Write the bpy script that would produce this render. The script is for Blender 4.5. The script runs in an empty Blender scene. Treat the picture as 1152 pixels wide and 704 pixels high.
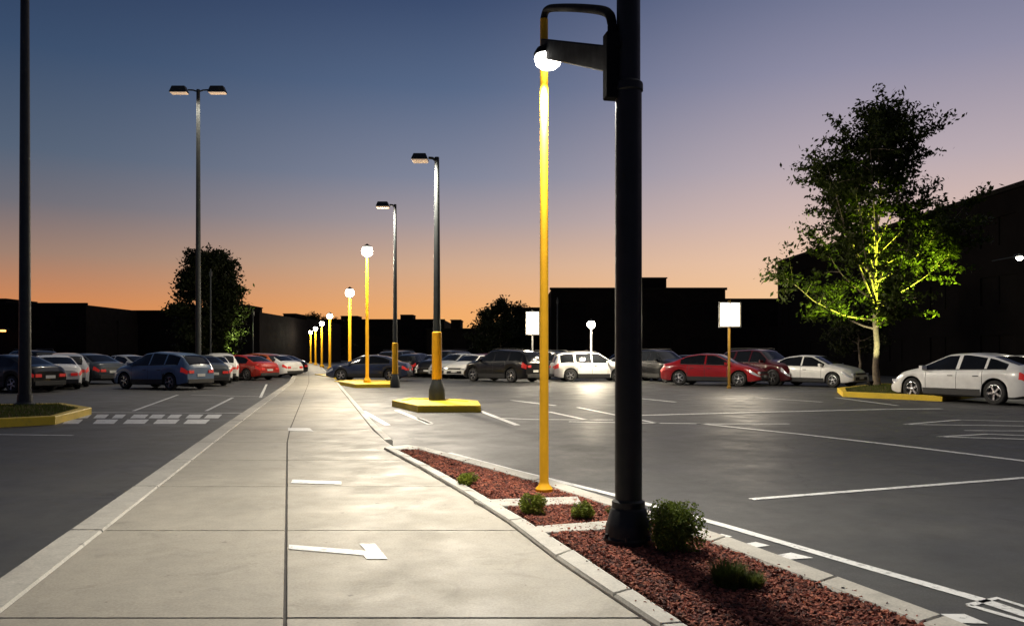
import bpy, math, random
import numpy as np
from mathutils import Vector, Matrix
random.seed(7); np.random.seed(7)
R=math.radians
F=896.0; HZ=398.0; CX=576.0; H=1.4; ZL=-0.12
def G(px,py,z=0.0):
    Y=F*(H-z)/(py-HZ); return ((px-CX)/F*Y, Y, z)
def P(px,py,Y): return ((px-CX)/F*Y, Y, H-(py-HZ)/F*Y)
scene=bpy.context.scene
col=scene.collection

# ---------------------------------------------------------------- materials
def newmat(name):
    m=bpy.data.materials.new(name); m.use_nodes=True
    nt=m.node_tree; b=nt.nodes['Principled BSDF']; return m,nt,b
def N(nt,t,**k):
    n=nt.nodes.new(t)
    for a,v in k.items(): setattr(n,a,v)
    return n
def noise(nt,scale,detail=4,rough=.6,vec=None,dist=0):
    n=N(nt,'ShaderNodeTexNoise'); n.inputs['Scale'].default_value=scale
    n.inputs['Detail'].default_value=detail; n.inputs['Roughness'].default_value=rough
    n.inputs['Distortion'].default_value=dist
    if vec is not None: nt.links.new(vec,n.inputs['Vector'])
    return n.outputs['Fac']
def ramp(nt,fac,stops,interp='LINEAR'):
    r=N(nt,'ShaderNodeValToRGB'); nt.links.new(fac,r.inputs['Fac']); cr=r.color_ramp; cr.interpolation=interp
    while len(cr.elements)<len(stops): cr.elements.new(.5)
    for e,(p,c) in zip(cr.elements,stops):
        e.position=p; e.color=(c if len(c)==4 else (*c,1)) if hasattr(c,'__len__') else (c,c,c,1)
    return r.outputs['Color']
def mix(nt,a,b,f,mode='MIX'):
    m=N(nt,'ShaderNodeMix',data_type='RGBA',blend_type=mode)
    for s,v in ((m.inputs[0],f),(m.inputs[6],a),(m.inputs[7],b)):
        if isinstance(v,bpy.types.NodeSocket): nt.links.new(v,s)
        else: s.default_value=v if not hasattr(v,'__len__') else (*v,1) if len(v)==3 else v
    return m.outputs[2]
def bump(nt,b,h,strength,dist=.01):
    n=N(nt,'ShaderNodeBump'); n.inputs['Strength'].default_value=strength; n.inputs['Distance'].default_value=dist
    nt.links.new(h,n.inputs['Height']); nt.links.new(n.outputs[0],b.inputs['Normal'])
def pos(nt): return N(nt,'ShaderNodeNewGeometry').outputs['Position']
def stdmat(name,c,rough=.6,metal=0,var=.15,scale=6,bmp=.1,coat=0,spec=.5):
    m,nt,b=newmat(name); o=N(nt,'ShaderNodeTexCoord').outputs['Object']
    f=noise(nt,scale,5,.6,o)
    cc=ramp(nt,f,[(.3,[x*(1-var) for x in c]),(.7,[min(1,x*(1+var)) for x in c])])
    nt.links.new(cc,b.inputs['Base Color'])
    r=ramp(nt,noise(nt,scale*2.3,4,.6,o),[(.3,max(0,rough-.08)),(.7,min(1,rough+.08))]); nt.links.new(r,b.inputs['Roughness'])
    b.inputs['Metallic'].default_value=metal; b.inputs['Coat Weight'].default_value=coat; b.inputs['Coat Roughness'].default_value=.05
    b.inputs['Specular IOR Level'].default_value=spec
    if bmp: bump(nt,b,noise(nt,scale*12,4,.6,o),bmp,.004)
    return m
def emat(name,c,s):
    m,nt,b=newmat(name); b.inputs['Base Color'].default_value=(*c,1)
    b.inputs['Emission Color'].default_value=(*c,1); b.inputs['Emission Strength'].default_value=s; return m

def asphalt():
    m,nt,b=newmat('asphalt'); p=pos(nt)
    big=ramp(nt,noise(nt,.13,5,.65,p,.6),[(.3,(.044,.046,.046)),(.7,(.080,.079,.075))])
    fine=ramp(nt,noise(nt,75,3,.7,p),[(.3,.5),(.6,1.0),(.8,1.8)])
    c=mix(nt,big,fine,1.0,'MULTIPLY')
    med=ramp(nt,noise(nt,3.5,5,.7,p,.3),[(.3,.80),(.7,1.18)]); c=mix(nt,c,med,1.0,'MULTIPLY')
    st=ramp(nt,noise(nt,.7,5,.7,p,1.2),[(.56,0),(.72,.55)])
    c=mix(nt,c,(.024,.024,.025),st)
    v=N(nt,'ShaderNodeTexVoronoi',feature='DISTANCE_TO_EDGE'); v.inputs['Scale'].default_value=.16
    w=N(nt,'ShaderNodeVectorMath',operation='MULTIPLY_ADD')
    nn=N(nt,'ShaderNodeTexNoise'); nn.inputs['Scale'].default_value=.8; nn.inputs['Detail'].default_value=6; nt.links.new(p,nn.inputs['Vector'])
    nt.links.new(nn.outputs['Color'],w.inputs[0]); w.inputs[1].default_value=(2.5,2.5,0); nt.links.new(p,w.inputs[2]); nt.links.new(w.outputs[0],v.inputs['Vector'])
    cr=ramp(nt,v.outputs['Distance'],[(0,.8),(.0028,0)])
    c=mix(nt,c,(.012,.012,.012),cr)
    nt.links.new(c,b.inputs['Base Color'])
    nt.links.new(ramp(nt,noise(nt,.9,5,.7,p),[(.3,.46),(.7,.72)]),b.inputs['Roughness'])
    bump(nt,b,noise(nt,90,3,.7,p),.35,.006); return m
def concrete(name,base,dark,joint=False):
    m,nt,b=newmat(name); p=pos(nt)
    c=ramp(nt,noise(nt,.55,6,.65,p,.4),[(.28,dark),(.5,base),(.75,[x*1.12 for x in base])])
    c=mix(nt,c,ramp(nt,noise(nt,60,3,.7,p),[(.3,.80),(.7,1.14)]),1,'MULTIPLY')
    c=mix(nt,c,ramp(nt,noise(nt,6,5,.7,p),[(.3,.88),(.7,1.08)]),1,'MULTIPLY')
    st=ramp(nt,noise(nt,1.3,6,.75,p,1.5),[(.55,0),(.75,.6)])
    c=mix(nt,c,[x*.55 for x in dark],st)
    sp=ramp(nt,noise(nt,9,2,.5,p),[(.72,0),(.76,.6)])
    c=mix(nt,c,[x*.35 for x in dark],sp)
    nt.links.new(c,b.inputs['Base Color'])
    nt.links.new(ramp(nt,noise(nt,2,4,.6,p),[(.3,.5),(.7,.75)]),b.inputs['Roughness'])
    bump(nt,b,noise(nt,110,3,.7,p),.25,.004); return m
def paint(name,c,worn,wear=.85):
    m,nt,b=newmat(name); p=pos(nt)
    f=ramp(nt,noise(nt,14,6,.75,p,.5),[(.36,wear),(.47,.0)])
    f2=ramp(nt,noise(nt,1.5,4,.6,p),[(.35,.3),(.7,0)])
    a=mix(nt,c,worn,f); a=mix(nt,a,[x*.45 for x in c],f2)
    nt.links.new(a,b.inputs['Base Color']); b.inputs['Roughness'].default_value=.5
    bump(nt,b,noise(nt,90,3,.7,p),.3,.004); return m
M_as=asphalt()
M_con=concrete('walk_concrete',(.36,.328,.265),(.25,.228,.182))
M_kerb=concrete('kerb_concrete',(.46,.435,.375),(.33,.31,.265))
M_joint=stdmat('joint_dark',(.05,.045,.04),.9)
M_white=paint('white_paint',(.80,.80,.77),(.12,.12,.12),.75)
M_yel=paint('yellow_paint',(.88,.60,.02),(.5,.34,.05),.5)
M_ypole=stdmat('yellow_pole_paint',(.70,.36,.012),.6,0,.10,3,.05,spec=.2)
M_blk=stdmat('black_metal',(.007,.0075,.008),.5,.0,.25,5,.08,spec=.3)
M_arm=stdmat('black_matte_arm',(.006,.0065,.007),.8,.0,.25,5,.08,spec=.08)
M_gry=stdmat('grey_metal',(.022,.026,.028),.55,.0,.2,4,.05,spec=.3)
M_lgry=stdmat('light_grey_metal',(.25,.25,.24),.5,.0,.2,4,.05)
M_bulb=emat('lamp_glow',(1,.96,.88),14)
M_bulb2=emat('lamp_glow_far',(1,.93,.76),40)
M_lens=emat('lamp_lens',(1,.72,.5),.35)
M_sign=emat('lit_sign',(1,.88,.66),2.2)
M_mulchb=stdmat('mulch_base',(.13,.038,.022),.95,0,.5,30,1)
M_chip=[stdmat('mulch_chip_%d'%i,c,.9,0,.4,9,.3) for i,c in enumerate([(.25,.066,.036),(.17,.045,.028),(.32,.105,.058),(.08,.026,.018)])]
M_bark=stdmat('bark',(.20,.16,.115),.9,0,.35,8,.8)
M_glass=stdmat('dark_glass',(.008,.009,.011),.07,0,.1,3,0,spec=.35)
M_bglass=stdmat('building_glass',(.007,.006,.006),.85,0,.1,3,0,spec=.05)
M_tyre=stdmat('tyre',(.018,.018,.018),.85,0,.2,20,.3)
M_rim=stdmat('alloy',(.5,.5,.52),.3,.9,.1,6,0)
M_trim=stdmat('black_trim',(.02,.02,.021),.5,0,.1,10,0)
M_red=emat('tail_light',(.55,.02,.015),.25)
M_head=stdmat('head_light',(.6,.62,.65),.1,.4,.05,8,0)
M_plate=stdmat('plate',(.6,.6,.58),.5)
def leafmat(name,a,bc,tr=.25):
    m,nt,b=newmat(name); p=pos(nt)
    f=noise(nt,1.6,4,.7,p); g=noise(nt,23,2,.5,p)
    c=mix(nt,ramp(nt,f,[(.3,a),(.7,bc)]),ramp(nt,g,[(.3,.6),(.7,1.35)]),1,'MULTIPLY')
    nt.links.new(c,b.inputs['Base Color']); b.inputs['Roughness'].default_value=.6; b.inputs['Specular IOR Level'].default_value=.15
    t=N(nt,'ShaderNodeBsdfTranslucent'); nt.links.new(c,t.inputs[0]); ms=N(nt,'ShaderNodeMixShader'); ms.inputs[0].default_value=tr
    nt.links.new(b.outputs[0],ms.inputs[1]); nt.links.new(t.outputs[0],ms.inputs[2]); nt.links.new(ms.outputs[0],nt.nodes['Material Output'].inputs[0]); return m
M_leaf=leafmat('tree_leaf',(.017,.028,.004),(.040,.056,.007),.3)
M_leafd=leafmat('dark_leaf',(.009,.013,.004),(.020,.026,.007))
M_bush=leafmat('bush_leaf',(.06,.10,.015),(.15,.19,.03))
M_bush2=leafmat('young_bush_leaf',(.13,.17,.02),(.24,.28,.035))
M_grass=leafmat('grass_blade',(.05,.08,.018),(.13,.15,.03))

# ---------------------------------------------------------------- mesh builder
class MB:
    def __init__(s): s.v=[];s.f=[];s.m=[];s.mats=[]
    def mi(s,m):
        if m not in s.mats: s.mats.append(m)
        return s.mats.index(m)
    def add(s,vs,fs,m):
        o=len(s.v); s.v+= [tuple(x) for x in vs]; k=s.mi(m)
        for f in fs: s.f.append([i+o for i in f]); s.m.append(k)
    def box(s,c,d,m,rot=None,taper=1):
        x,y,z=d[0]/2,d[1]/2,d[2]/2
        vs=[Vector((sx*x*(taper if sz>0 else 1),sy*y*(taper if sz>0 else 1),sz*z)) for sz in(-1,1) for sx,sy in((-1,-1),(1,-1),(1,1),(-1,1))]
        if rot is not None: vs=[rot@v for v in vs]
        vs=[v+Vector(c) for v in vs]
        s.add(vs,[(3,2,1,0),(4,5,6,7),(0,1,5,4),(1,2,6,5),(2,3,7,6),(3,0,4,7)],m)
    def prism(s,poly,z0,z1,m,ms=None,bev=0):
        n=len(poly)
        if bev:
            cx=sum(p[0] for p in poly)/n; cy=sum(p[1] for p in poly)/n
            top=[]
            for i,p in enumerate(poly):
                a=Vector(poly[i-1][:2]);b=Vector(p[:2]);c=Vector(poly[(i+1)%n][:2])
                d=((a-b).normalized()+(c-b).normalized())
                if d.length<1e-3: d=Vector((-(c-b).y,(c-b).x))
                d.normalize()
                if d.dot(Vector((cx,cy))-b)<0: d=-d
                top.append(b+d*bev)
            vs=[(p[0],p[1],z0) for p in poly]+[(p[0],p[1],z1-bev) for p in poly]+[(p[0],p[1],z1) for p in top]
            fs=[tuple(range(2*n,3*n))]+[(i,(i+1)%n,n+(i+1)%n,n+i) for i in range(n)]+[(n+i,n+(i+1)%n,2*n+(i+1)%n,2*n+i) for i in range(n)]
        else:
            vs=[(p[0],p[1],z0) for p in poly]+[(p[0],p[1],z1) for p in poly]
            fs=[tuple(range(n,2*n))]+[(i,(i+1)%n,n+(i+1)%n,n+i) for i in range(n)]
        s.add(vs,fs,m)
    def lathe(s,prof,m,c=(0,0,0),n=20,axis='z',cap=True):
        vs=[];fs=[]
        for r,z in prof:
            for i in range(n):
                a=2*math.pi*i/n
                q=(r*math.cos(a),r*math.sin(a),z) if axis=='z' else (r*math.cos(a),z,r*math.sin(a))
                vs.append((q[0]+c[0],q[1]+c[1],q[2]+c[2]))
        for j in range(len(prof)-1):
            for i in range(n): fs.append((j*n+i,j*n+(i+1)%n,(j+1)*n+(i+1)%n,(j+1)*n+i))
        if cap: fs.append(tuple(range(n))[::-1]); fs.append(tuple(range((len(prof)-1)*n,len(prof)*n)))
        s.add(vs,fs,m)
    def tube(s,pts,rs,m,n=8):
        pts=[Vector(p) for p in pts]; vs=[];fs=[]
        if not hasattr(rs,'__len__'): rs=[rs]*len(pts)
        for i,p in enumerate(pts):
            d=(pts[min(i+1,len(pts)-1)]-pts[max(i-1,0)]).normalized()
            u=d.cross(Vector((0,0,1)) if abs(d.z)<.95 else Vector((1,0,0))).normalized(); w=d.cross(u)
            for k in range(n):
                a=2*math.pi*k/n; vs.append(p+(u*math.cos(a)+w*math.sin(a))*rs[i])
        for j in range(len(pts)-1):
            for i in range(n): fs.append((j*n+i,j*n+(i+1)%n,(j+1)*n+(i+1)%n,(j+1)*n+i))
        fs.append(tuple(range(n))[::-1]); fs.append(tuple(range((len(pts)-1)*n,len(pts)*n)))
        s.add(vs,fs,m)
    def obj(s,name,parent=None,smooth=None,bevel=0,loc=None):
        me=bpy.data.meshes.new(name); me.from_pydata(s.v,[],s.f)
        for m in s.mats: me.materials.append(m)
        me.polygons.foreach_set('material_index',s.m)
        if smooth is not None:
            me.polygons.foreach_set('use_smooth',[True]*len(s.f))
            try: me.set_sharp_from_angle(angle=R(smooth))
            except Exception: pass
        me.update()
        o=bpy.data.objects.new(name,me); col.objects.link(o)
        if parent: o.parent=parent
        if loc: o.location=loc
        if bevel:
            b=o.modifiers.new('b','BEVEL'); b.width=bevel; b.segments=2; b.limit_method='ANGLE'
        return o
def empty(name,loc=(0,0,0),rz=0):
    e=bpy.data.objects.new(name,None); e.location=loc; e.rotation_euler=(0,0,rz); col.objects.link(e); return e
def light(name,kind,loc,power,color,parent=None,size=.1,spot=None,target=None,blend=.6):
    l=bpy.data.lights.new(name,kind); l.energy=power; l.color=color
    if kind in('POINT','SPOT'): l.shadow_soft_size=size
    if kind=='SPOT': l.spot_size=spot; l.spot_blend=blend
    o=bpy.data.objects.new(name,l); col.objects.link(o); o.location=loc
    if parent: o.parent=parent
    if target is not None:
        d=Vector(target)-Vector(loc); o.rotation_euler=d.to_track_quat('-Z','Y').to_euler()
    return o

# ---------------------------------------------------------------- camera / world
cam=bpy.data.cameras.new('camera'); co=bpy.data.objects.new('camera',cam); col.objects.link(co); scene.camera=co
co.location=(0,0,H); co.rotation_euler=(R(90),0,0); cam.sensor_width=36; cam.lens=28; cam.shift_y=46/1152; cam.clip_end=3000; cam.clip_start=.05
scene.view_settings.view_transform='Standard'; scene.view_settings.look='None'; scene.view_settings.exposure=0

def s2l(c): return tuple(((x/255)/12.92 if x/255<.04045 else ((x/255+.055)/1.055)**2.4) for x in c)
w=bpy.data.worlds.new('World'); scene.world=w; w.use_nodes=True; nt=w.node_tree; bg=nt.nodes['Background']
tc=N(nt,'ShaderNodeTexCoord'); sx=N(nt,'ShaderNodeSeparateXYZ'); nt.links.new(tc.outputs['Generated'],sx.inputs[0])
zs=[0,.0535,.109,.163,.216,.316,.406,.75,1]
Lc=[(220,136,68),(208,134,84),(156,127,112),(110,109,118),(84,98,118),(57,77,106),(40,57,88),(26,36,56),(20,28,46)]
Cc=[(250,174,90),(242,175,112),(212,173,144),(168,155,158),(130,135,155),(88,105,135),(60,77,110),(34,44,68),(24,32,52)]
Rc=[(250,196,124),(247,200,150),(234,196,168),(210,184,177),(186,171,178),(143,141,164),(106,113,142),(54,58,86),(30,36,58)]
def sk(cs): return ramp(nt,sx.outputs['Z'],[(z,s2l(c)) for z,c in zip(zs,cs)])
def mr(a,b):
    m=N(nt,'ShaderNodeMapRange'); m.interpolation_type='SMOOTHSTEP'; m.inputs[1].default_value=a; m.inputs[2].default_value=b; nt.links.new(sx.outputs['X'],m.inputs[0]); return m.outputs[0]
c1=mix(nt,sk(Lc),sk(Cc),mr(-.58,.0)); c2=mix(nt,c1,sk(Rc),mr(-.10,.40))
my=N(nt,'ShaderNodeMapRange'); my.inputs[1].default_value=-.3; my.inputs[2].default_value=.5; nt.links.new(sx.outputs['Y'],my.inputs[0])
back=ramp(nt,sx.outputs['Z'],[(0,s2l((84,80,98))),(.2,s2l((72,78,104))),(.6,s2l((42,52,78))),(1,s2l((24,32,52)))])
c3=mix(nt,back,c2,my.outputs[0])
sky=N(nt,'ShaderNodeTexSky',sky_type='NISHITA'); sky.sun_disc=False; sky.sun_elevation=R(-5); sky.sun_rotation=R(20)
sm=mix(nt,sky.outputs[0],(.01,.01,.01),1,'MULTIPLY')
c4=mix(nt,c3,sm,1,'ADD')
nt.links.new(c4,bg.inputs[0]); bg.inputs[1].default_value=1.0
s=bpy.data.lights.new('skyglow_fill','SUN'); s.energy=.25; s.angle=R(60); s.color=(1,.95,.88); so=bpy.data.objects.new('skyglow_fill',s); col.objects.link(so); so.rotation_euler=(R(-15),R(12),0)  # weak, very soft overhead fill added to stand for twilight skyglow

# ---------------------------------------------------------------- ground
b=MB(); b.add([(-900,-60,ZL),(900,-60,ZL),(900,1500,ZL),(-900,1500,ZL)],[(0,1,2,3)],M_as); b.obj('ground')

Ys=[-3,4.1,13.6,39.2,150]
LX=[-1.2,-2.88,-5.10,-10.9,-39.5]
CXs=[.85,-1.17,-3.84,-10.0,-38.3]
RX=[3.2,.80,-2.29,-8.7,-37.1]
fl=lambda y:float(np.interp(y,Ys,LX)); fc=lambda y:float(np.interp(y,Ys,CXs)); fr=lambda y:float(np.interp(y,Ys,RX))
b=MB()
rows=list(np.arange(-2.1,150,2.1)+.03)
b.prism([(fl(-3),-3),(fr(-3),-3)]+[(fr(y),y) for y in Ys[1:]]+[(fl(y),y) for y in Ys[:0:-1]],ZL-.02,-.012,M_joint)
g=.009
for i in range(len(rows)-1):
    y0,y1=rows[i]+g,rows[i+1]-g
    for fa,fb,oa,ob in((fl,fc,.16,-g),(fc,fr,g,-.006)):
        poly=[(fa(y0)+oa,y0),(fb(y0)+ob,y0),(fb(y1)+ob,y1),(fa(y1)+oa,y1)]
        b.prism(poly,-.05,random.uniform(-.0012,.0012),M_con,bev=.006)
    b.prism([(fl(y0)-.12,y0),(fl(y0)+.15,y0),(fl(y1)+.15,y1),(fl(y1)-.12,y1)],ZL-.02,.006,M_kerb,bev=.02)
b.obj('sidewalk')
b=MB()
for y0 in np.arange(13.0,148,3.0):
    y1=y0+2.98
    b.prism([(fr(y0),y0),(fr(y0)+.15,y0),(fr(y1)+.15,y1),(fr(y1),y1)],ZL-.02,.004,M_kerb,bev=.02)
b.obj('kerb')

Lp=[(432,503),(470,523),(520,552),(572,585),(625,625),(690,668),(742,702),(860,790)]
Li=[(446,505),(484,524),(536,552),(590,583),(645,618),(712,662),(770,700),(895,790)]
Ri=[(470,505),(520,519),(600,541),(690,570),(800,609),(920,655),(1035,700),(1260,790)]
Ro=[(478,503),(530,516),(612,537),(705,566),(818,603),(942,648),(1062,692),(1295,785)]
g2=lambda L,z:[G(x,y,z) for x,y in L]
b=MB()
A=g2(Lp,.03);B=g2(Li,.03);C=g2(Ri,.03);D=g2(Ro,.03)
def kerbrun(b,A,B,m,z=.035,step=.9):
    for (a0,a1,b0,b1) in zip(A[:-1],A[1:],B[:-1],B[1:]):
        a0,a1,b0,b1=map(Vector,(a0,a1,b0,b1)); n=max(1,int(((a0+b0)/2-(a1+b1)/2).length/step))
        for k in range(n):
            t0,t1=k/n+.002,(k+1)/n-.002
            b.prism([a0.lerp(a1,t0)[:2],b0.lerp(b1,t0)[:2],b0.lerp(b1,t1)[:2],a0.lerp(a1,t1)[:2]],ZL-.02,z,m,bev=.018)
kerbrun(b,A,B,M_kerb); kerbrun(b,C,D,M_kerb)
b.prism([A[0][:2],B[0][:2],C[0][:2],D[0][:2],((A[0][0]+D[0][0])/2,A[0][1]+.35)],ZL-.02,.032,M_kerb,bev=.015)
for q in([(533,562),(650,558),(655,566),(548,569)],[(592,592),(715,583),(735,592),(604,599)]):
    b.prism([G(x,y,.03)[:2] for x,y in q],-.05,.031,M_kerb,bev=.008)
b.obj('kerb')
bedpoly=[p[:2] for p in g2(Li,.0)]+[p[:2] for p in g2(Ri,.0)[::-1]]
def inpoly(x,y,poly):
    c=False;n=len(poly)
    for i in range(n):
        x1,y1=poly[i];x2,y2=poly[i-1]
        if (y1>y)!=(y2>y) and x<(x2-x1)*(y-y1)/(y2-y1)+x1: c=not c
    return c
b=MB(); b.prism(bedpoly,ZL-.02,.004,M_mulchb)
xs=[p[0] for p in bedpoly]; ymax=max(p[1] for p in bedpoly)
cnt=0
while cnt<30000:
    y=2.9+(ymax-2.9)*random.random()**1.35; x=random.uniform(min(xs),max(xs))
    if not inpoly(x,y,bedpoly): continue
    cnt+=1
    l=random.uniform(.008,.028); wd=random.uniform(.005,.013); t=random.uniform(.002,.006)
    rot=Matrix.Rotation(random.uniform(0,6.28),3,'Z')@Matrix.Rotation(random.gauss(0,.5),3,'X')@Matrix.Rotation(random.gauss(0,.4),3,'Y')
    z=.006+random.random()*.02
    vs=[rot@Vector(q)+Vector((x,y,z)) for q in((-l,-wd,0),(l,-wd*.6,0),(l*.8,wd,0),(-l*.9,wd*.8,0),(0,0,t*2.4))]
    b.add(vs,[(0,1,4),(1,2,4),(2,3,4),(3,0,4)],random.choice(M_chip))
for k in range(40):
    t=random.random(); i=random.randrange(len(Lp)-2); a=Vector(G(*Li[i],.036)).lerp(Vector(G(*Li[i+1],.036)),t)
    off=-abs(random.gauss(0,.03)); l=random.uniform(.005,.012); x,y=a.x+off,a.y; z=.038
    rot=Matrix.Rotation(random.uniform(0,6.28),3,'Z')
    vs=[rot@Vector(q)+Vector((x,y,z)) for q in((-l,-.004,0),(l,-.003,0),(l*.8,.005,0),(-l,.004,0),(0,0,.005))]
    b.add(vs,[(0,1,4),(1,2,4),(2,3,4),(3,0,4)],random.choice(M_chip))
b.obj('mulch_bed')

# ---------------------------------------------------------------- markings
def mark(b,poly,z=None,m=M_white,lot=True):
    z=(ZL if lot else 0)+.005
    b.add([G(x,y,z) for x,y in poly],[tuple(range(len(poly)))],m)
def wline(b,p0,p1,w=.1,lot=True,z=None):
    z=(ZL if lot else 0)+.005
    a=Vector(G(*p0,z));c=Vector(G(*p1,z)); d=(c-a).normalized(); n=Vector((-d.y,d.x,0))*w/2
    b.add([a-n,c-n,c+n,a+n],[(0,1,2,3)],M_white)
b=MB()
mark(b,[(325,612),(412,619),(404,611),(422,611),(436,628),(412,628),(409,624),(325,617)],lot=False)
mark(b,[(329,539),(384,541),(384,544.5),(327,543)],lot=False)
mark(b,[(324,481),(348,481),(353,485),(324,484.5)],lot=False)
b.obj('sidewalk_marking')
b=MB()
def pline(pts,w=.1):
    z=ZL+.005; q=[Vector(G(x,y,z)) for x,y in pts]
    ls=[];rs=[]
    for i,p in enumerate(q):
        d=(q[min(i+1,len(q)-1)]-q[max(i-1,0)]); d.z=0; d.normalize(); n=Vector((-d.y,d.x,0))*w/2
        ls.append(p+n); rs.append(p-n)
    for i in range(len(q)-1): b.add([rs[i],rs[i+1],ls[i+1],ls[i]],[(0,1,2,3)],M_white)
pline([(505,509),(580,529),(690,556),(820,592),(960,633),(1100,673),(1152,690),(1300,735)],.10)
pline([(500,513),(545,525),(600,540),(640,553)],.09)
wline(b,(845,561),(1165,536),.10)
pline([(785,476),(900,488),(1030,503),(1200,524)],.14)
pline([(640,474),(720,475.5),(800,476.5),(888,476.5)],.14)
pline([(700,467.5),(850,463.5),(1000,460),(1060,459.5)],.2)
wline(b,(540,462),(582,478),.14); wline(b,(618,463),(660,472),.14); wline(b,(575,450),(625,456),.14); wline(b,(470,470),(485,476),.12)
wline(b,(408,462),(436,478),.14); wline(b,(446,461),(484,477),.14)
pline([(560,470),(600,471.5),(690,472)],.12)
wline(b,(650,458),(740,476),.12)
pline([(1018,477),(1080,472),(1160,474)],.12); pline([(1018,477),(1165,479)],.12)
pline([(1056,491),(1110,488),(1165,490)],.12); pline([(1056,491),(1165,494)],.12)
pline([(1085,484),(1165,484.5)],.1)
wline(b,(940,447),(1010,456),.14); wline(b,(700,446),(760,452),.14); wline(b,(850,447),(925,452),.14)
pline([(1090,680),(1122,672),(1180,690)],.05); pline([(1090,680),(1160,700)],.05)
mark(b,[(1058,690),(1085,690),(1112,701),(1080,700)])
mark(b,[(868,625),(890,621),(915,627),(885,629)]); mark(b,[(832,612),(850,609),(866,613),(845,616)]); mark(b,[(797,602),(812,600),(824,603),(806,606)])
wline(b,(-80,487.5),(82,489.5),.09)
def hatch(px0,px1,y0,y1,n):
    for i in range(n):
        a=px0+(px1-px0)*i/n; wd=(px1-px0)/n*random.uniform(.50,.80); sh=(y1-y0)*1.1
        mark(b,[(a,y1),(a+wd,y1),(a+wd+sh,y0),(a+sh,y0)])
hatch(70,240,471.6,476.5,5); hatch(84,250,466,470.2,8)
wline(b,(95,463.5),(285,464.5),.12); wline(b,(215,444),(300,446),.1); wline(b,(300,432),(293,447),.1); wline(b,(262,447),(232,462),.1); wline(b,(200,444),(150,462),.1)
b.obj('road_marking')

# ---------------------------------------------------------------- foliage helpers
def leaves(centers,size,mat,name,parent,aspect=.45):
    n=len(centers); c=np.array(centers)
    d=np.random.normal(size=(n,3)); d/=np.linalg.norm(d,axis=1)[:,None]
    e=np.cross(d,np.random.normal(size=(n,3))); e/=np.linalg.norm(e,axis=1)[:,None]
    s=size*np.random.uniform(.6,1.35,(n,1))
    v=np.stack([c-d*s,c+e*s*aspect,c+d*s,c-e*s*aspect],1).reshape(-1,3)
    me=bpy.data.meshes.new(name); me.vertices.add(4*n); me.vertices.foreach_set('co',v.ravel())
    me.loops.add(4*n); me.loops.foreach_set('vertex_index',np.arange(4*n)); me.polygons.add(n)
    me.polygons.foreach_set('loop_start',np.arange(0,4*n,4)); me.materials.append(mat); me.update(calc_edges=True); me.validate()
    o=bpy.data.objects.new(name,me); col.objects.link(o); o.parent=parent; return o
def tree(name,base,height,envelope,trunk_h,nl,leaf,mat,clump=.42,perclump=48,trunk_r=.15,seed=1,updir=.75,flat=.62,stretch=.9,rmin=.62,rise=1.05):
    rnd=random.Random(seed); e=empty(name,base); b=MB()
    hs=np.linspace(0,height*.93,14); wob=[(0,0)]
    for i in range(13): wob.append((wob[-1][0]+rnd.gauss(0,.06),wob[-1][1]+rnd.gauss(0,.06)))
    tp=[Vector((wob[i][0],wob[i][1],hs[i])) for i in range(14)]
    b.tube(tp,[trunk_r*(1.35 if i==0 else 1)*(1-.9*i/13) +.008 for i in range(14)],M_bark,10)
    def tpt(h):
        f=h/hs[-1]*13; i=min(12,int(f)); return tp[i].lerp(tp[i+1],f-i)
    ex=[a for a,_ in envelope]; er=[r for _,r in envelope]
    cl=[]; az=rnd.random()*6
    for i in range(nl):
        f=i/(nl-1); h0=trunk_h+(height*.9-trunk_h)*f**rise
        az+=2.4+rnd.gauss(0,.35)
        up=updir*rnd.uniform(.5,1.3)*(.35+.65*min(1,f*4))
        hend=h0+up*1.2
        r=float(np.interp(min(1,hend/height),ex,er))*rnd.uniform(rmin,1.12)
        hend=min(h0+up*r,height*1.0)
        r=min(r,float(np.interp(min(1,hend/height),ex,er))*1.08)
        a0=tpt(min(h0,hs[-1])); end=Vector((math.cos(az)*r,math.sin(az)*r,hend))+Vector((a0.x,a0.y,0))
        pts=[]
        for k in range(7):
            t=k/6; q=a0.lerp(end,t); q.z+= -math.sin(t*math.pi)*.12*r; q+=Vector((rnd.gauss(0,.05),rnd.gauss(0,.05),rnd.gauss(0,.05)))*t; pts.append(q)
        br=max(.012,trunk_r*.42*(1-f*.7)); b.tube(pts,[br*(1-.85*k/6) for k in range(7)],M_bark,6)
        for j in range(int(3+r*2.4)):
            t=rnd.uniform(.3,1.0); k=min(5,int(t*6)); q=pts[k].lerp(pts[k+1],t*6-k)
            l=rnd.uniform(.35,.95)*min(1.2,.35+r*.32)
            dd=Vector((rnd.gauss(0,1)+math.cos(az)*.8,rnd.gauss(0,1)+math.sin(az)*.8,rnd.gauss(.55,.6))).normalized()*l
            b.tube([q,q+dd*.5+Vector((0,0,.04)),q+dd],[br*.3,.012,.006],M_bark,4)
            cl.append((q+dd,rnd.uniform(.6,1.2),dd)); 
            if rnd.random()<.75: cl.append((q+dd*.5,rnd.uniform(.4,.9),dd))
        cl.append((end,1.0,Vector((math.cos(az),math.sin(az),.8))))
    cl.append((tp[-1]+Vector((0,0,height*.04)),.7,Vector((0,0,1))))
    cs=[]
    for c,sz,dd in cl:
        n=int(perclump*sz**2*rnd.uniform(.5,1.3)); 
        d=np.random.normal(size=(n,3))*np.array([1,1,flat])*clump*sz*.5
        d+= np.random.uniform(-1,1.2,(n,1))*np.array(dd.normalized())*clump*sz*stretch
        cs.append(np.array(c)+d)
    b.obj('trunk',e,smooth=60)
    leaves(np.concatenate(cs),leaf,mat,'foliage',e); return e
tb=G(987,437,ZL)
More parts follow.
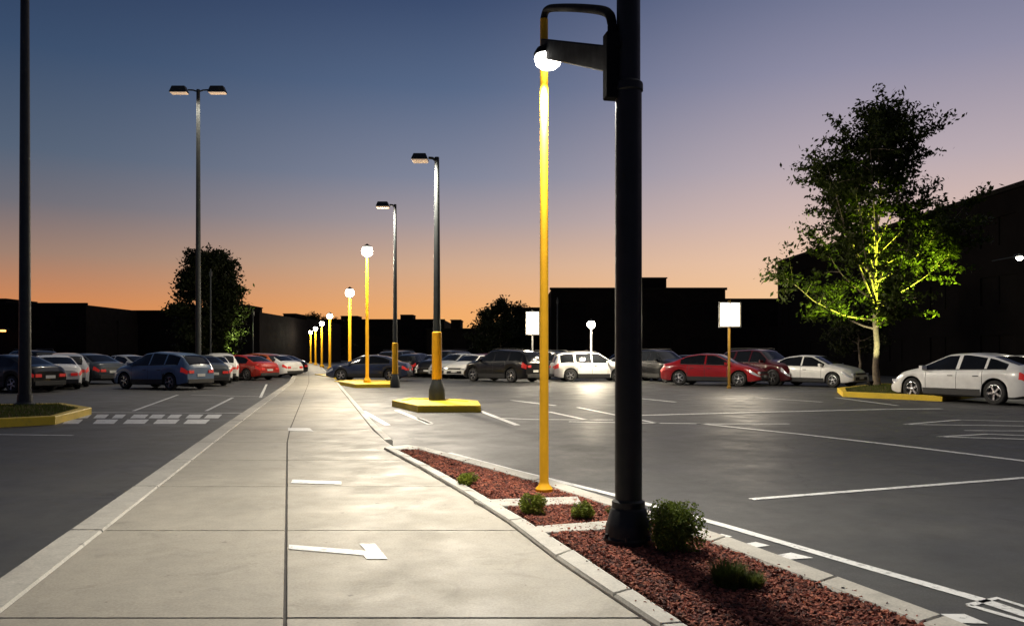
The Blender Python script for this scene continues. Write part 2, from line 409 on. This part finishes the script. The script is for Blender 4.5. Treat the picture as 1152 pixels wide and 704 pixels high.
tree('tree',tb,(437-97)/F*tb[1],[(0,0),(.12,2.8),(.22,4.1),(.40,4.2),(.55,3.7),(.69,2.9),(.84,1.8),(.93,.9),(1,.2)],2.6,46,.105,M_leaf,clump=.40,perclump=88,trunk_r=.13,seed=11,updir=1.6,stretch=1.6,flat=.5,rmin=.45,rise=1.15)
tree('tree',(-22.7,60,ZL),9.6,[(0,0),(.12,1.7),(.3,2.3),(.6,2.3),(.8,1.8),(.93,1.0),(1,.3)],1.2,46,.15,M_leafd,clump=.5,perclump=110,trunk_r=.2,seed=9,stretch=1.2)
tree('tree',(19.3,44,ZL),4.6,[(0,0),(.3,1.2),(.6,1.5),(.85,1.0),(1,.3)],1.6,20,.10,M_leafd,clump=.45,perclump=50,trunk_r=.08,seed=12)
for i,(px,D,hh,rr) in enumerate([(547,82,6.4,1.3),(562,80,7.3,1.7),(580,84,6.9,1.5),(352,150,9.5,3.2),(378,155,8.6,3.0)]):
    tree('tree',((px-CX)/F*D,D,ZL),hh,[(0,0),(.2,rr*.7),(.5,rr),(.8,rr*.7),(1,.2)],1.0,22,.16,M_leafd,clump=.5,perclump=45,trunk_r=.14,seed=20+i)

def shrub(name,px,py,r,hh,n,leaf,mat):
    c=G(px,py,.0); e=empty(name,(c[0],c[1],.0)); b=MB()
    for i in range(14):
        a=random.random()*6.28; t=random.uniform(.3,.8)*r
        b.tube([(0,0,0),(math.cos(a)*t*.5,math.sin(a)*t*.5,hh*.45),(math.cos(a)*t,math.sin(a)*t,hh*.8)],[.008,.005,.003],M_bark,5)
    b.obj('stems',e)
    cs=[]
    lob=[(random.uniform(-.5,.5)*r,random.uniform(-.5,.5)*r,random.uniform(.28,.68)*hh,random.uniform(.42,.62)) for _ in range(14)]
    for k in range(n):
        lx,ly,lz,lr=random.choice(lob); d=np.random.normal(size=3); d/=np.linalg.norm(d); q=random.random()**.35*lr*r
        x=lx+d[0]*q;y=ly+d[1]*q;z=max(.01,lz+d[2]*q*hh/r*.6); cs.append((x,y,z))
    leaves(cs,leaf,mat,'foliage',e,.5)
shrub('shrub',760,622,.21,.39,9500,.012,M_bush)
shrub('shrub',599,580,.12,.20,4200,.010,M_bush2)
shrub('shrub',655,585,.11,.17,3200,.010,M_bush2)
shrub('shrub',527,547,.13,.15,3200,.012,M_bush2)
def tuft(name,c,r,hh,n,mat=M_grass):
    b=MB()
    for i in range(n):
        a=random.random()*6.28; q=r*random.random()**.7*.55; x,y=math.cos(a)*q,math.sin(a)*q
        a2=a+random.gauss(0,.7); out=random.uniform(.15,.6)*r; h=hh*random.uniform(.5,1.1); wv=random.uniform(.0015,.003)
        pv=(-math.sin(a2)*wv,math.cos(a2)*wv)
        m=(x+math.cos(a2)*out*.35,y+math.sin(a2)*out*.35,h*.6); t=(x+math.cos(a2)*out,y+math.sin(a2)*out,h)
        b.add([(x-pv[0],y-pv[1],0),(x+pv[0],y+pv[1],0),(m[0]+pv[0],m[1]+pv[1],m[2]),(m[0]-pv[0],m[1]-pv[1],m[2]),t],[(0,1,2,3),(3,2,4)],mat)
    b.obj(name,loc=c)
tuft('grass_tuft',G(820,662,.0),.15,.16,1300); tuft('grass_tuft',G(845,664,0),.11,.11,700)
tuft('grass_tuft',G(690,579,0),.10,.07,350)

# ---------------------------------------------------------------- islands
def island(name,poly,zt,grass=False,kw=.18,yellow=True,ng=6000):
    pts=[Vector(G(x,y,zt)) for x,y in poly]; c=sum(pts,Vector())/len(pts); b=MB()
    inn=[]
    for p in pts:
        d=(c-p); inn.append(p+d.normalized()*min(kw*1.6,d.length*.6))
    n=len(pts)
    for i in range(n):
        j=(i+1)%n
        b.prism([pts[i][:2],pts[j][:2],inn[j][:2],inn[i][:2]],ZL-.02,zt,M_yel if yellow else M_kerb,bev=.02)
    b.prism([p[:2] for p in inn],ZL,zt-.03,M_mulchb if grass else M_yel)
    b.obj(name)
    if grass:
        b=MB(); ip=[p[:2] for p in inn]; x0,x1=min(p[0] for p in ip),max(p[0] for p in ip); y0,y1=min(p[1] for p in ip),max(p[1] for p in ip); k=0
        while k<ng:
            x,y=random.uniform(x0,x1),random.uniform(y0,y1)
            if not inpoly(x,y,ip): continue
            k+=1; h=random.uniform(.03,.10); a=random.random()*6.28; wv=.008; ca,sa=math.cos(a),math.sin(a)
            b.add([(x-ca*wv,y-sa*wv,zt-.03),(x+ca*wv,y+sa*wv,zt-.03),(x+random.gauss(0,.03),y+random.gauss(0,.03),zt-.03+h)],[(0,1,2)],M_grass)
        b.obj('grass')
island('traffic_island',[(-160,478),(62,468),(103,458),(70,453),(-100,456)],.06,True,ng=9000)
island('traffic_island',[(441,450),(470,456),(541,456),(538,450.5),(505,448),(460,447)],.06)
island('traffic_island',[(376,428),(400,432),(445,431.5),(441,428),(405,426.5)],.05)
island('traffic_island',[(354,420.5),(372,423.5),(396,423),(388,420.5)],.05)
island('traffic_island',[(942,436),(948,440.5),(1060,445),(1100,441),(1060,433),(990,431)],.06,True,ng=9000)

# ---------------------------------------------------------------- lamps
def smoothpath(pts,n=6):
    out=[];P4=[Vector(p) for p in pts]; P4=[P4[0]]+P4+[P4[-1]]
    for i in range(1,len(P4)-2):
        for k in range(n):
            t=k/n; p0,p1,p2,p3=P4[i-1:i+3]
            out.append(.5*((2*p1)+(-p0+p2)*t+(2*p0-5*p1+4*p2-p3)*t*t+(-p0+3*p1-3*p2+p3)*t**3))
    out.append(P4[-2]); return out
BX,BY=.857,5.86
e=empty('street_lamp',(0,0,0))
b=MB()
b.lathe([(.185,0),(.185,.035),(.172,.05),(.168,.13),(.158,.15),(.135,.24),(.122,.255),(.122,.30),(.100,.315),(.098,3.30),(.108,3.31),(.108,3.36),(.088,3.38),(.083,6.6)],M_blk,(BX,BY,.02),n=12)
for i in range(6):
    a=i*math.pi/3+.3; b.lathe([(.012,.035),(.012,.07)],M_gry,(BX+math.cos(a)*.178,BY+math.sin(a)*.178,.02),n=6)
b.obj('column',e,smooth=35)
A0=Vector((.735,5.86,0)); B0=Vector((.322,8.0,0))
def Q(t,py):
    q=A0.lerp(B0,t); return Vector((q.x,q.y,H-(py-HZ)/F*q.y))
dv=(B0-A0).normalized(); yaw=math.atan2(dv.y,dv.x); rz=Matrix.Rotation(yaw,3,'Z')
b=MB()
zc=(Q(0,38).z+Q(0,112).z)/2
b.box((.735,5.86,zc),(.11,.11,Q(0,38).z-Q(0,112).z),M_arm,rz)
for k in(-.14,.14): b.box((.795,5.86,zc+k),(.09,.13,.05),M_arm)
b.obj('bracket',e,bevel=.012)
b=MB()
a0=[Q(0,52),Q(0,82)];a1=[Q(.97,44),Q(.97,66)]; side=Vector((-dv.y,dv.x,0))
vs=[]
for (u,l,wd) in((a0[0],a0[1],.05),(a1[0],a1[1],.05)):
    vs+=[u+side*wd,u-side*wd,l-side*wd,l+side*wd]
b.add(vs,[(0,1,2,3),(7,6,5,4),(0,4,5,1),(1,5,6,2),(2,6,7,3),(3,7,4,0)],M_arm); b.obj('arm',e,bevel=.01)
b=MB(); b.tube(smoothpath([Q(0,44),Q(0,26),Q(.06,14),Q(.3,10),(Q(.7,9)),Q(.93,11),Q(1,20),Q(1,30)]),.036,M_arm,10); b.obj('hoop',e,smooth=60)
b=MB(); b.lathe([(.09,0),(.09,.03),(.055,.07),(.046,.10),(.042,2.5),(.040,Q(1,22).z-.02)],M_ypole,(B0.x,B0.y,.02),n=16); b.obj('yellow_post',e,smooth=35)
hp=Q(1,70)-dv*.17
b=MB(); b.lathe([(.05,.10),(.11,.07),(.14,.02),(.14,.0),(.12,0)],M_arm,hp,n=24); b.obj('lamp_head',e,smooth=40)
b=MB(); b.lathe([(.125,.0),(.135,-.035),(.12,-.085),(.08,-.12),(.03,-.138),(.005,-.14)],M_bulb,hp,n=24); b.obj('bulb',e,smooth=60)
lz=hp+Vector((-.03,-.05,-.25))
light('lamp_light','SPOT',lz,1350,(1,.94,.82),e,.08,spot=R(158),target=lz+Vector((-.12,-.05,-1)),blend=.6)

def yellow_lamp(px,pytop,D,h=None,r=.06,power=160,s=1,pm_=None):
    X=(px-CX)/F*D; zt=H-(pytop-HZ)/F*D; e=empty('street_lamp',(X,D,ZL)); hh=zt-ZL; mp=pm_ or M_ypole
    b=MB(); b.lathe([(r*2.1,0),(r*2.1,.25),(r*1.5,.32),(r*1.15,.4),(r,.45),(r*.85,hh-.55*s)],mp,n=14); b.obj('post',e,smooth=35)
    b=MB(); z=hh-.55*s
    b.lathe([(.07*s,z),(.11*s,z+.05*s),(.12*s,z+.09*s)],M_gry,n=14)
    b.lathe([(.22*s,z+.47*s),(.20*s,z+.50*s),(.06*s,z+.58*s),(.02,z+.62*s)],M_gry,n=14)
    for k in range(4):
        a=k*math.pi/2+.4; b.tube([(math.cos(a)*.12*s,math.sin(a)*.12*s,z+.08*s),(math.cos(a)*.20*s,math.sin(a)*.20*s,z+.47*s)],.010*s,M_gry,5)
    b.obj('lantern_frame',e,smooth=35)
    b=MB(); b.lathe([(.12*s,z+.095*s),(.21*s,z+.18*s),(.235*s,z+.32*s),(.18*s,z+.46*s)],M_bulb2,n=14); b.obj('lantern_glass',e,smooth=50)
    light('lamp_light','POINT',(0,-.8*s,z-.1),power,(1,.86,.62),e,.15)
yellow_lamp(413,276,38.5,power=1500,s=1.15,r=.085)
yellow_lamp(393.5,324,48,power=1100,s=1.15,r=.10)
for px,py,D in[(371,352,70),(362,361,86),(355,367,100),(349.5,371.5,116),(344.5,375,132),(340.5,378,148),(337,380.5,165),(334,382.5,182),(331.5,384,200)]:
    yellow_lamp(px,py,D,power=800,s=1.1,r=.12)

def area_lamp(px,pybase,pytop,heads,r=.09,armlen=.7,D=None,power=0,sleeve=False,zb=ZL,headw=.6,headh=.2,base=True,tilt=0):
    if D is None: D=F*(H-zb)/(pybase-HZ)
    X=(px-CX)/F*D; hh=H-(pytop-HZ)/F*D-zb; e=empty('street_lamp',(X,D,zb)); b=MB()
    if sleeve:
        b.lathe([(r*2.2,0),(r*2.2,.3),(r*1.6,.5),(r*1.3,.62)],M_gry,n=14)
        b.lathe([(r*1.35,.62),(r*1.3,2.0),(r*1.05,2.03)],M_ypole,n=14,cap=True); z0=2.03
    elif base:
        b.lathe([(r*2.4,0),(r*2.4,.7),(r*2.2,.75)],M_kerb,n=14); z0=.75
    else:
        b.lathe([(r*1.7,0),(r*1.7,.05),(r*1.25,.10),(r*1.15,.3)],M_gry,n=14); z0=.3
    b.lathe([(r,z0),(r*.62,hh)],M_gry,n=12); b.obj('post',e,smooth=35)
    b=MB()
    for sd in heads:
        b.tube([(0,0,hh-.12),(sd*armlen*.5,0,hh-.03),(sd*armlen,0,hh-.02)],.045,M_gry,8)
        cx=sd*(armlen+headw*.5)
        b.box((cx,0,hh),(headw,.42,headh),M_gry,taper=.72)
        b.box((cx,0,hh-headh/2-.03),(headw*.86,.34,.05),M_lens,taper=1.1)
    b.obj('lamp_head',e,bevel=.03)
    if power:
        for sd in heads: light('lamp_light','SPOT',(sd*(armlen+headw*.5),-.5,hh-headh/2-.12),power,(1,.89,.72),e,.15,spot=R(150),target=(sd*(armlen+headw*.5)+tilt,-.5-tilt*.5,0),blend=.8)
area_lamp(28,456,-120,[-1,1],r=.15,zb=.03,power=0,base=False)
area_lamp(223,430,101,[-1,1],r=.15,armlen=.55,headw=.95,headh=.34,power=1500)
area_lamp(491.5,450,177,[-1],r=.11,armlen=.25,headw=.5,headh=.18,power=4600,sleeve=True,zb=.03,tilt=5)
area_lamp(444.5,436,230,[-1],r=.10,armlen=.25,headw=.6,headh=.22,power=4600,sleeve=True,tilt=6)
for px,top,D in[(237,303,52),(284.5,348,62),(627,335,62)]:
    X=(px-CX)/F*D; b=MB(); hh=H-(top-HZ)/F*D-ZL; b.lathe([(.12,0),(.10,.5),(.06,.55),(.045,hh),(.02,hh+.04)],M_gry,n=10); b.box((0,0,hh-.3),(.16,.12,.3),M_gry); b.obj('utility_pole',loc=(X,D,ZL),smooth=35)

# ---------------------------------------------------------------- lit signs
def sign(px0,px1,py0,py1,D,pole=M_ypole,power=120):
    X=((px0+px1)/2-CX)/F*D; e=empty('illuminated_sign',(X,D,ZL)); wd=(px1-px0)/F*D; z1=H-(py0-HZ)/F*D-ZL; z0=H-(py1-HZ)/F*D-ZL
    b=MB(); b.lathe([(.10,0),(.10,.08),(.06,.12),(.055,z1+.12)],pole,(0,.12,0),n=10); b.obj('post',e,smooth=40)
    b=MB(); t=.05
    b.box((0,0,z1+t/2),(wd+2*t,.14,t),M_blk); b.box((0,0,z0-t/2),(wd+2*t,.14,t),M_blk)
    for sd in(-1,1): b.box((sd*(wd/2+t/2),0,(z0+z1)/2),(t,.14,z1-z0-.002),M_blk)
    b.box((0,-.035,(z0+z1)/2),(.05,.05,z1-z0-.004),M_gry)
    b.obj('frame',e)
    b=MB(); b.box((0,0,(z0+z1)/2),(wd-.004,.09,z1-z0-.006),M_sign); b.obj('panel',e)
    light('sign_light','POINT',(0,-1.8,(z0+z1)/2),power,(1,.87,.66),e,.4)
M_spost=stdmat('ochre_post',(.20,.11,.015),.6,0,.2,3,.05,spec=.2)
sign(810,832,341,367,35,pole=M_spost,power=600); sign(592,606,351,376,50,pole=M_lgry,power=600)
yellow_lamp(665,360,44,power=1700,s=.95,r=.05,pm_=M_lgry)

# ---------------------------------------------------------------- cars
KINDS={
'sedan':dict(L=4.65,W=1.84,top=[(-2.32,.70),(-2.28,.98),(-1.8,1.06),(-1.0,1.38),(-.35,1.46),(.3,1.43),(1.2,1.02),(1.9,.87),(2.22,.72),(2.32,.52)],belt=[(-2.32,.68),(-2.2,.88),(-1.6,.97),(1.2,.92),(1.9,.80),(2.32,.48)],rg=(-1.75,-1.02),ws=(.36,1.14),win=(-1.35,.98),pil=[-.15],wf=1.42,wr=-1.36,R=.33,seams=[-.95,-.15,.88]),
'fastback':dict(L=4.75,W=1.88,top=[(-2.37,.80),(-2.33,1.06),(-2.05,1.15),(-1.3,1.39),(-.45,1.50),(.25,1.47),(1.25,1.05),(1.95,.88),(2.28,.70),(2.37,.50)],belt=[(-2.37,.76),(-2.25,1.00),(-1.6,1.02),(1.2,.95),(1.9,.81),(2.37,.46)],rg=(-2.0,-1.22),ws=(.34,1.18),win=(-1.75,1.02),pil=[-.2,-1.12],wf=1.42,wr=-1.42,R=.355,seams=[-1.05,-.2,.88]),
'hatch':dict(L=4.3,W=1.80,top=[(-2.15,.80),(-2.12,1.02),(-1.78,1.38),(-1.25,1.50),(-.2,1.56),(.35,1.50),(1.2,1.07),(1.82,.92),(2.06,.74),(2.15,.5)],belt=[(-2.15,.76),(-2.05,.95),(-1.6,1.03),(1.2,.95),(1.82,.84),(2.15,.46)],rg=(-2.09,-1.66),ws=(.42,1.15),win=(-1.72,1.0),pil=[-.98,-.1],wf=1.34,wr=-1.30,R=.33,seams=[-.92,-.1,.85]),
'suv':dict(L=4.7,W=1.92,top=[(-2.35,.92),(-2.32,1.12),(-2.08,1.58),(-1.75,1.68),(-.2,1.74),(.38,1.69),(1.12,1.20),(1.95,1.06),(2.25,.88),(2.35,.55)],belt=[(-2.35,.88),(-2.25,1.05),(-1.7,1.12),(1.1,1.07),(1.95,.97),(2.35,.5)],rg=(-2.29,-1.98),ws=(.45,1.08),win=(-2.0,.95),pil=[-1.12,-.1],wf=1.45,wr=-1.40,R=.37,seams=[-.98,-.1,.85]),
}
def paintmat(c):
    m,nt,b=newmat('car_paint'); o=N(nt,'ShaderNodeTexCoord').outputs['Object']
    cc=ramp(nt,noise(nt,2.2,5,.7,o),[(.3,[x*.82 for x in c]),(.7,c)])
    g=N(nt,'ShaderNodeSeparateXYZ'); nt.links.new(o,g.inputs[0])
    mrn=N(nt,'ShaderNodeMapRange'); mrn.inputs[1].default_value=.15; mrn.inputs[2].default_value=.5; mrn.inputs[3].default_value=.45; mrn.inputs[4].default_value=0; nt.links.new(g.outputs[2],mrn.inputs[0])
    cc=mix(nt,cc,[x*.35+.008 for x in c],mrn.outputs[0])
    nt.links.new(cc,b.inputs['Base Color']); b.inputs['Roughness'].default_value=.3; b.inputs['Metallic'].default_value=.0
    b.inputs['Specular IOR Level'].default_value=.3
    b.inputs['Coat Weight'].default_value=.6; b.inputs['Coat Roughness'].default_value=.05; return m
def car_body(kind,pm,e):
    K=KINDS[kind]; L,W=K['L'],K['W']; Rr=K['R']
    xs=set(np.round(np.linspace(-L/2,L/2,118),4))
    for q in K['seams']: xs|={round(q-.008,4),round(q+.008,4)}
    xs=sorted(xs); xd=np.linspace(-L/2,L/2,300)
    def sm(k,w_=9):
        v=np.interp(xd,[a for a,_ in K[k]],[z for _,z in K[k]]); vp=np.pad(v,w_,mode='edge'); return np.convolve(vp,np.ones(2*w_+1)/(2*w_+1),'valid')
    T=sm('top',6);Bt=sm('belt',7); rows=[]
    for x in xs:
        zt=float(np.interp(x,xd,T)); zb=min(float(np.interp(x,xd,Bt)),zt-.035)
        u=abs(x)/(L/2); hw=W/2*(1-.05*u**3-.17*u**14)
        zu=.19+.09*max(0,(u-.85)/.15); za=zu
        for xw in(K['wf'],K['wr']):
            RA=Rr+.055
            if abs(x-xw)<RA: za=max(za,Rr+math.sqrt(RA*RA-(x-xw)**2))
        y8=hw-.085-(zt-zb)*.40; z8=max(zb+.045,zt-.06)
        if z8>zt-.01: z8=zt-.012
        r=[(0,zu),(hw-.3,zu),(hw-.3,za),(hw-.045 if za>zu+.02 else hw-.07,za)]
        for f,dy in((.06,-.02),(.3,-.005),(.5,.0),(.68,.004),(.80,-.012),(.94,-.028)): r.append((hw+dy,za+(zb-za)*f))
        r+=[(hw-.055,zb),(hw-.075,zb+min(.03,(z8-zb)*.4)),(y8,z8),(y8-.07,min(zt-.004,z8+.045)),(y8*.6,zt+.008),(0,zt+.018)]
        rows.append(r)
    n=len(rows[0]); b=MB(); vs=[]
    for x,r in zip(xs,rows):
        vs+=[(x,y,z) for y,z in r]+[(x,-y,z) for y,z in r[1:-1]][::-1]
    tot=2*n-2; fs=[];ms=[]
    for i in range(len(xs)-1):
        xc=(xs[i]+xs[i+1])/2; r=rows[i]
        seam=any(abs(xc-q)<.009 for q in K['seams'])
        for j in range(tot):
            jj=j if j<n-1 else tot-1-j
            m=pm
            if jj<=3: m=M_trim
            elif 4<=jj<=8 and seam: m=M_trim
            if jj==11 and K['win'][0]<xc<K['win'][1] and r[12][1]-r[11][1]>.09 and not any(abs(xc-p)<.045 for p in K['pil']): m=M_glass
            if jj==10 and K['win'][0]<xc<K['win'][1]: m=M_trim
            if jj>=13 and (K['rg'][0]<xc<K['rg'][1] or K['ws'][0]<xc<K['ws'][1]): m=M_glass
            if jj in(7,8) and xc>L/2-.42 : m=M_head
            if jj in((7,8) if kind!='suv' else (7,8,9)) and xc<-L/2+.26: m=M_red
            if jj in(4,) and abs(xc)<1.0: m=M_trim
            fs.append((i*tot+j,i*tot+(j+1)%tot,(i+1)*tot+(j+1)%tot,(i+1)*tot+j)); ms.append(m)
    fs.append(tuple(range(tot))); ms.append(pm); k=(len(xs)-1)*tot; fs.append(tuple(range(k,k+tot))[::-1]); ms.append(pm)
    b.v=vs
    for f,m in zip(fs,ms): b.f.append(list(f)); b.m.append(b.mi(m))
    b.obj('body',e,smooth=38)
    b=MB()
    zr=float(np.interp(-L/2,xd,Bt)); 
    b.box((L/2+.0,0,.40),(.05,1.05,.16),M_trim); b.box((L/2-.03,0,.62),(.08,.9,.09),M_trim)
    b.box((L/2+.03,0,.44),(.012,.42,.11),M_plate)
    b.box((-L/2-.005,0,.36),(.06,1.35,.17),M_trim); b.box((-L/2-.018,0,.60),(.015,.42,.12),M_plate)
    for sd in(-1,1):
        b.box((-L/2-.01,sd*.52,zr-.07),(.05,.26,.12),M_red)
        b.box((L/2-.06,sd*.60,.60),(.10,.22,.10),M_head)
        b.box((K['ws'][1]-.26,sd*(W/2+.05),K['belt'][3][1]+.09),(.12,.20,.13),pm)
        for q in K['seams'][:2]: b.box((q+.2,sd*(W/2+.004),K['belt'][3][1]-.13),(.17,.03,.025),M_trim)
        if kind=='suv': b.tube([(-1.6,sd*.60,1.74),(-1.5,sd*.60,1.80),(.1,sd*.60,1.80),(.25,sd*.60,1.74)],.018,M_trim,6)
    b.obj('trim',e,bevel=.012)
    for xw in(K['wf'],K['wr']):
        for sd in(-1,1):
            b=MB(); wv=.11
            b.lathe([(Rr*.62,-wv),(Rr*.9,-wv),(Rr*.985,-wv*.75),(Rr,-wv*.4),(Rr,wv*.4),(Rr*.985,wv*.75),(Rr*.9,wv),(Rr*.66,wv),(Rr*.64,wv*.6)],M_tyre,n=28,axis='y',cap=False)
            b.lathe([(Rr*.67,wv*.93),(Rr*.62,wv*.97),(Rr*.60,wv*.6),(Rr*.58,wv*.4)],M_rim,n=28,axis='y',cap=False)
            b.lathe([(Rr*.64,wv*.30),(.02,wv*.30)],M_trim,n=20,axis='y'); b.lathe([(Rr*.16,wv*.4),(Rr*.15,wv*.8),(Rr*.1,wv*.9)],M_rim,n=12,axis='y')
            for q in range(5):
                a=q*2*math.pi/5+xw; 
                b.box((math.cos(a)*Rr*.37,wv*.68,math.sin(a)*Rr*.37),(Rr*.52,wv*.3,Rr*.15),M_rim,Matrix.Rotation(-a,3,'Y'))
            w_=b.obj('wheel',e,smooth=35); w_.location=(xw,sd*(W/2-.135),Rr)
            if sd<0: w_.rotation_euler=(0,0,math.pi)
pm={}
COL=dict(white=(.80,.80,.78),silver=(.40,.42,.44),blue=(.11,.18,.30),black=(.006,.006,.007),grey=(.06,.07,.08),red=(.26,.008,.012),maroon=(.06,.005,.008),brightred=(.38,.025,.015),navy=(.02,.03,.07),orange=(.45,.10,.025))
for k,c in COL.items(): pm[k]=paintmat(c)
cache={}
def car(kind,colr,px,py,head,sc=1,D=None):
    if D is None: D=F*(H-ZL)/(py-HZ)
    e=empty('parked_car',((px-CX)/F*D,D,ZL),R(head)); e.scale=(sc,)*3
    key=(kind,colr)
    if key in cache:
        for ch in cache[key].children:
            n=ch.copy(); n.parent=e; col.objects.link(n)
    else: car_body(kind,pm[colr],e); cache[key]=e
# right side
car('fastback','white',1093,451.5,112,1.03)
car('sedan','silver',1150,434,150)
car('sedan','red',803,433,-32,1.05)
car('suv','maroon',858,432,-60)
car('sedan','white',915,434,-50)
car('suv','white',664,428.5,8,.93)
car('suv','black',566,429,138)
car('suv','black',612,426,125,.97)
car('suv','black',743,428.5,-60); car('sedan','white',716,427,-50)
car('sedan','white',534,425,240); car('hatch','silver',516,424.5,235)
for i,(px,py,c,k) in enumerate([(503,423.5,'black','suv'),(487,423,'white','sedan'),(470,423,'black','hatch'),(455,422.5,'grey','suv'),(775,425,'grey','sedan'),(636,421,'black','hatch'),(590,421,'grey','sedan'),(550,421,'red','hatch'),(700,422,'black','hatch')]):
    car(k,c,px,py,[240,235,70,60][i%4])
car('sedan','navy',416,428,175)
# left side
car('sedan','black',8,440,160,1.02)
car('sedan','white',58,436.5,128)
car('hatch','silver',74,434,122)
car('sedan','grey',95,431,150,1.05)
car('hatch','blue',184,437,155,1.03)
car('sedan','grey',222,433,130)
car('sedan','white',236,430,118); car('hatch','white',247,428,115)
car('sedan','brightred',272,427,150); car('sedan','red',262,425.5,140); car('hatch','orange',288,424,150)
car('sedan','white',303,424,150); car('sedan','black',312,421.5,150); car('hatch','white',296,420.5,140)
car('sedan','silver',140,427,150); car('suv','black',30,428,150)

# ---------------------------------------------------------------- buildings
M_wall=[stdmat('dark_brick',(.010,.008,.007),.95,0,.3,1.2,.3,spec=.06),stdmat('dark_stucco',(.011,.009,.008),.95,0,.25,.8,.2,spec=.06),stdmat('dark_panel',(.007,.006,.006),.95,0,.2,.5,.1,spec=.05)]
M_cop=stdmat('coping',(.010,.009,.008),.9,spec=.1)
def building(name,x0,x1,y,h,dep,floors,bay,wall,rz=0,origin=None,roof=[],door=True):
    e=empty(name,(x0,y,ZL) if origin is None else origin,rz); W=x1-x0; nx=max(2,int(W/bay)); cw=W/nx; ch=(h-.6)/floors
    b=MB(); g_=MB()
    for i in range(nx):
        for j in range(floors):
            X0,X1=i*cw,(i+1)*cw; Z0,Z1=j*ch,(j+1)*ch; a0,a1=X0+cw*.2,X1-cw*.2; c0,c1=Z0+ch*.32,Z1-ch*.2
            if j==0 and door and i%5==2: c0=Z0+.02
            d=.10
            v=[(X0,0,Z0),(X1,0,Z0),(X1,0,Z1),(X0,0,Z1),(a0,0,c0),(a1,0,c0),(a1,0,c1),(a0,0,c1),(a0,d,c0),(a1,d,c0),(a1,d,c1),(a0,d,c1)]
            b.add(v,[(0,1,5,4),(1,2,6,5),(2,3,7,6),(3,0,4,7),(4,5,9,8),(5,6,10,9),(6,7,11,10),(7,4,8,11)],wall)
            g_.add([(a0,d,c0),(a1,d,c0),(a1,d,c1),(a0,d,c1)],[(0,1,2,3)],M_bglass)
            mx=(a0+a1)/2; g_.box((mx,d-.03,(c0+c1)/2),(.07,.05,c1-c0-.01),wall)
    hz=floors*ch
    b.add([(0,0,hz),(W,0,hz),(W,0,h),(0,0,h),(0,dep,0),(W,dep,0),(W,dep,h),(0,dep,h),(0,0,0),(W,0,0)],[(0,1,2,3),(9,5,6,2,1),(8,0,3,7,4),(5,4,7,6),(3,2,6,7)],wall)
    b.obj('walls',e); g_.obj('windows',e)
    b=MB(); b.box((W/2,-.05,h+.1),(W+.3,.3,.25),M_cop)
    for (rx,rw,rh) in roof: b.box((rx,dep*.4,h+rh/2),(rw,min(dep*.4,6),rh),wall); b.box((rx,dep*.4,h+rh+.06),(rw+.2,min(dep*.4,6)+.2,.12),M_cop)
    b.obj('roof_parapet',e)
def bpx(name,p0,p1,top,D,dep,fl,bay,wi,roof=[]):
    building(name,(p0-CX)/F*D,(p1-CX)/F*D,D,H-(top-HZ)/F*D-ZL,dep,fl,bay,M_wall[wi],roof=roof)
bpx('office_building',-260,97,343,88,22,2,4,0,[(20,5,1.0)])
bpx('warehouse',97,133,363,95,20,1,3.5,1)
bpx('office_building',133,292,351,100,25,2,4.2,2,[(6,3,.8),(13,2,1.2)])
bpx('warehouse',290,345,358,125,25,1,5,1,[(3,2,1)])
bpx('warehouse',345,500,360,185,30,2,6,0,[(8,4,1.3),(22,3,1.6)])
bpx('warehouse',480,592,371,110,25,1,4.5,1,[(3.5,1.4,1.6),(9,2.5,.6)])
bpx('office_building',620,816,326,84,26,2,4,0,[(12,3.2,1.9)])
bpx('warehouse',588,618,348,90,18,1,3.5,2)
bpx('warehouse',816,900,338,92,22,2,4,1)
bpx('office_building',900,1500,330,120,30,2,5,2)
p1=Vector(P(875,297,76)); p0=Vector(P(1152,208,40.6)); d=(p0-p1); d.z=0; ang=math.atan2(d.y,d.x); d.normalize()
Lw=(p0-p1).length+26
building('office_building',0,Lw,0,p1.z-ZL,30,3,5,M_wall[2],rz=ang,origin=(p1.x,p1.y,ZL),roof=[(14,5,1.0)])
wl=P(1147,290,38.6); e=empty('wall_light',wl); b=MB(); b.box((0,.1,.12),(.35,.3,.14),M_gry,taper=.7); b.tube([(0,.15,.1),(0,2.2,.1)],.03,M_gry,6); b.obj('housing',e); b=MB(); b.lathe([(.14,.04),(.15,-.02),(.09,-.11),(.01,-.13)],M_bulb2,n=12); b.obj('lens',e); light('lamp_light','SPOT',(0,-.3,-.25),500,(1,.9,.7),e,.1,spot=R(110),target=(-1.0,-2.5,-5),blend=.8)
wl=P(2,372,86); e=empty('wall_light',wl); b=MB(); b.box((0,.5,.2),(.6,1.0,.2),M_gry,taper=.8); b.obj('housing',e); b=MB(); b.box((0,.2,0),(.45,.3,.18),emat('amber_glow',(1,.35,.08),6)); b.obj('lens',e)

# tree uplighting
def flood(loc,power,colr,target,spot):
    e=empty('landscape_floodlight',loc); b=MB(); b.lathe([(.06,0),(.06,.12)],M_blk,n=10); b.lathe([(.10,.12),(.14,.30),(.13,.30)],M_blk,n=12,cap=False); b.obj('housing',e); b=MB(); b.lathe([(.02,.27),(.125,.27)],M_lens,n=12); b.obj('lens',e)
    light('flood','SPOT',(0,0,.4),power,colr,e,.08,spot=spot,target=target,blend=.7)
flood((tb[0]+4.6,tb[1]-3.6,-.04),42000,(.80,1,.07),(-2.3,2.6,3.4),R(44))
flood((tb[0]+.6,tb[1]-3.2,-.04),13000,(.80,1,.09),(-2.4,2.3,2.9),R(42))
flood((tb[0]-.9,tb[1]-1.3,-.04),800,(.95,1,.5),(.85,1.3,2.2),R(38))
flood((-20.6,57.5,ZL),7000,(.85,1,.3),(.6,2.0,3.0),R(55))
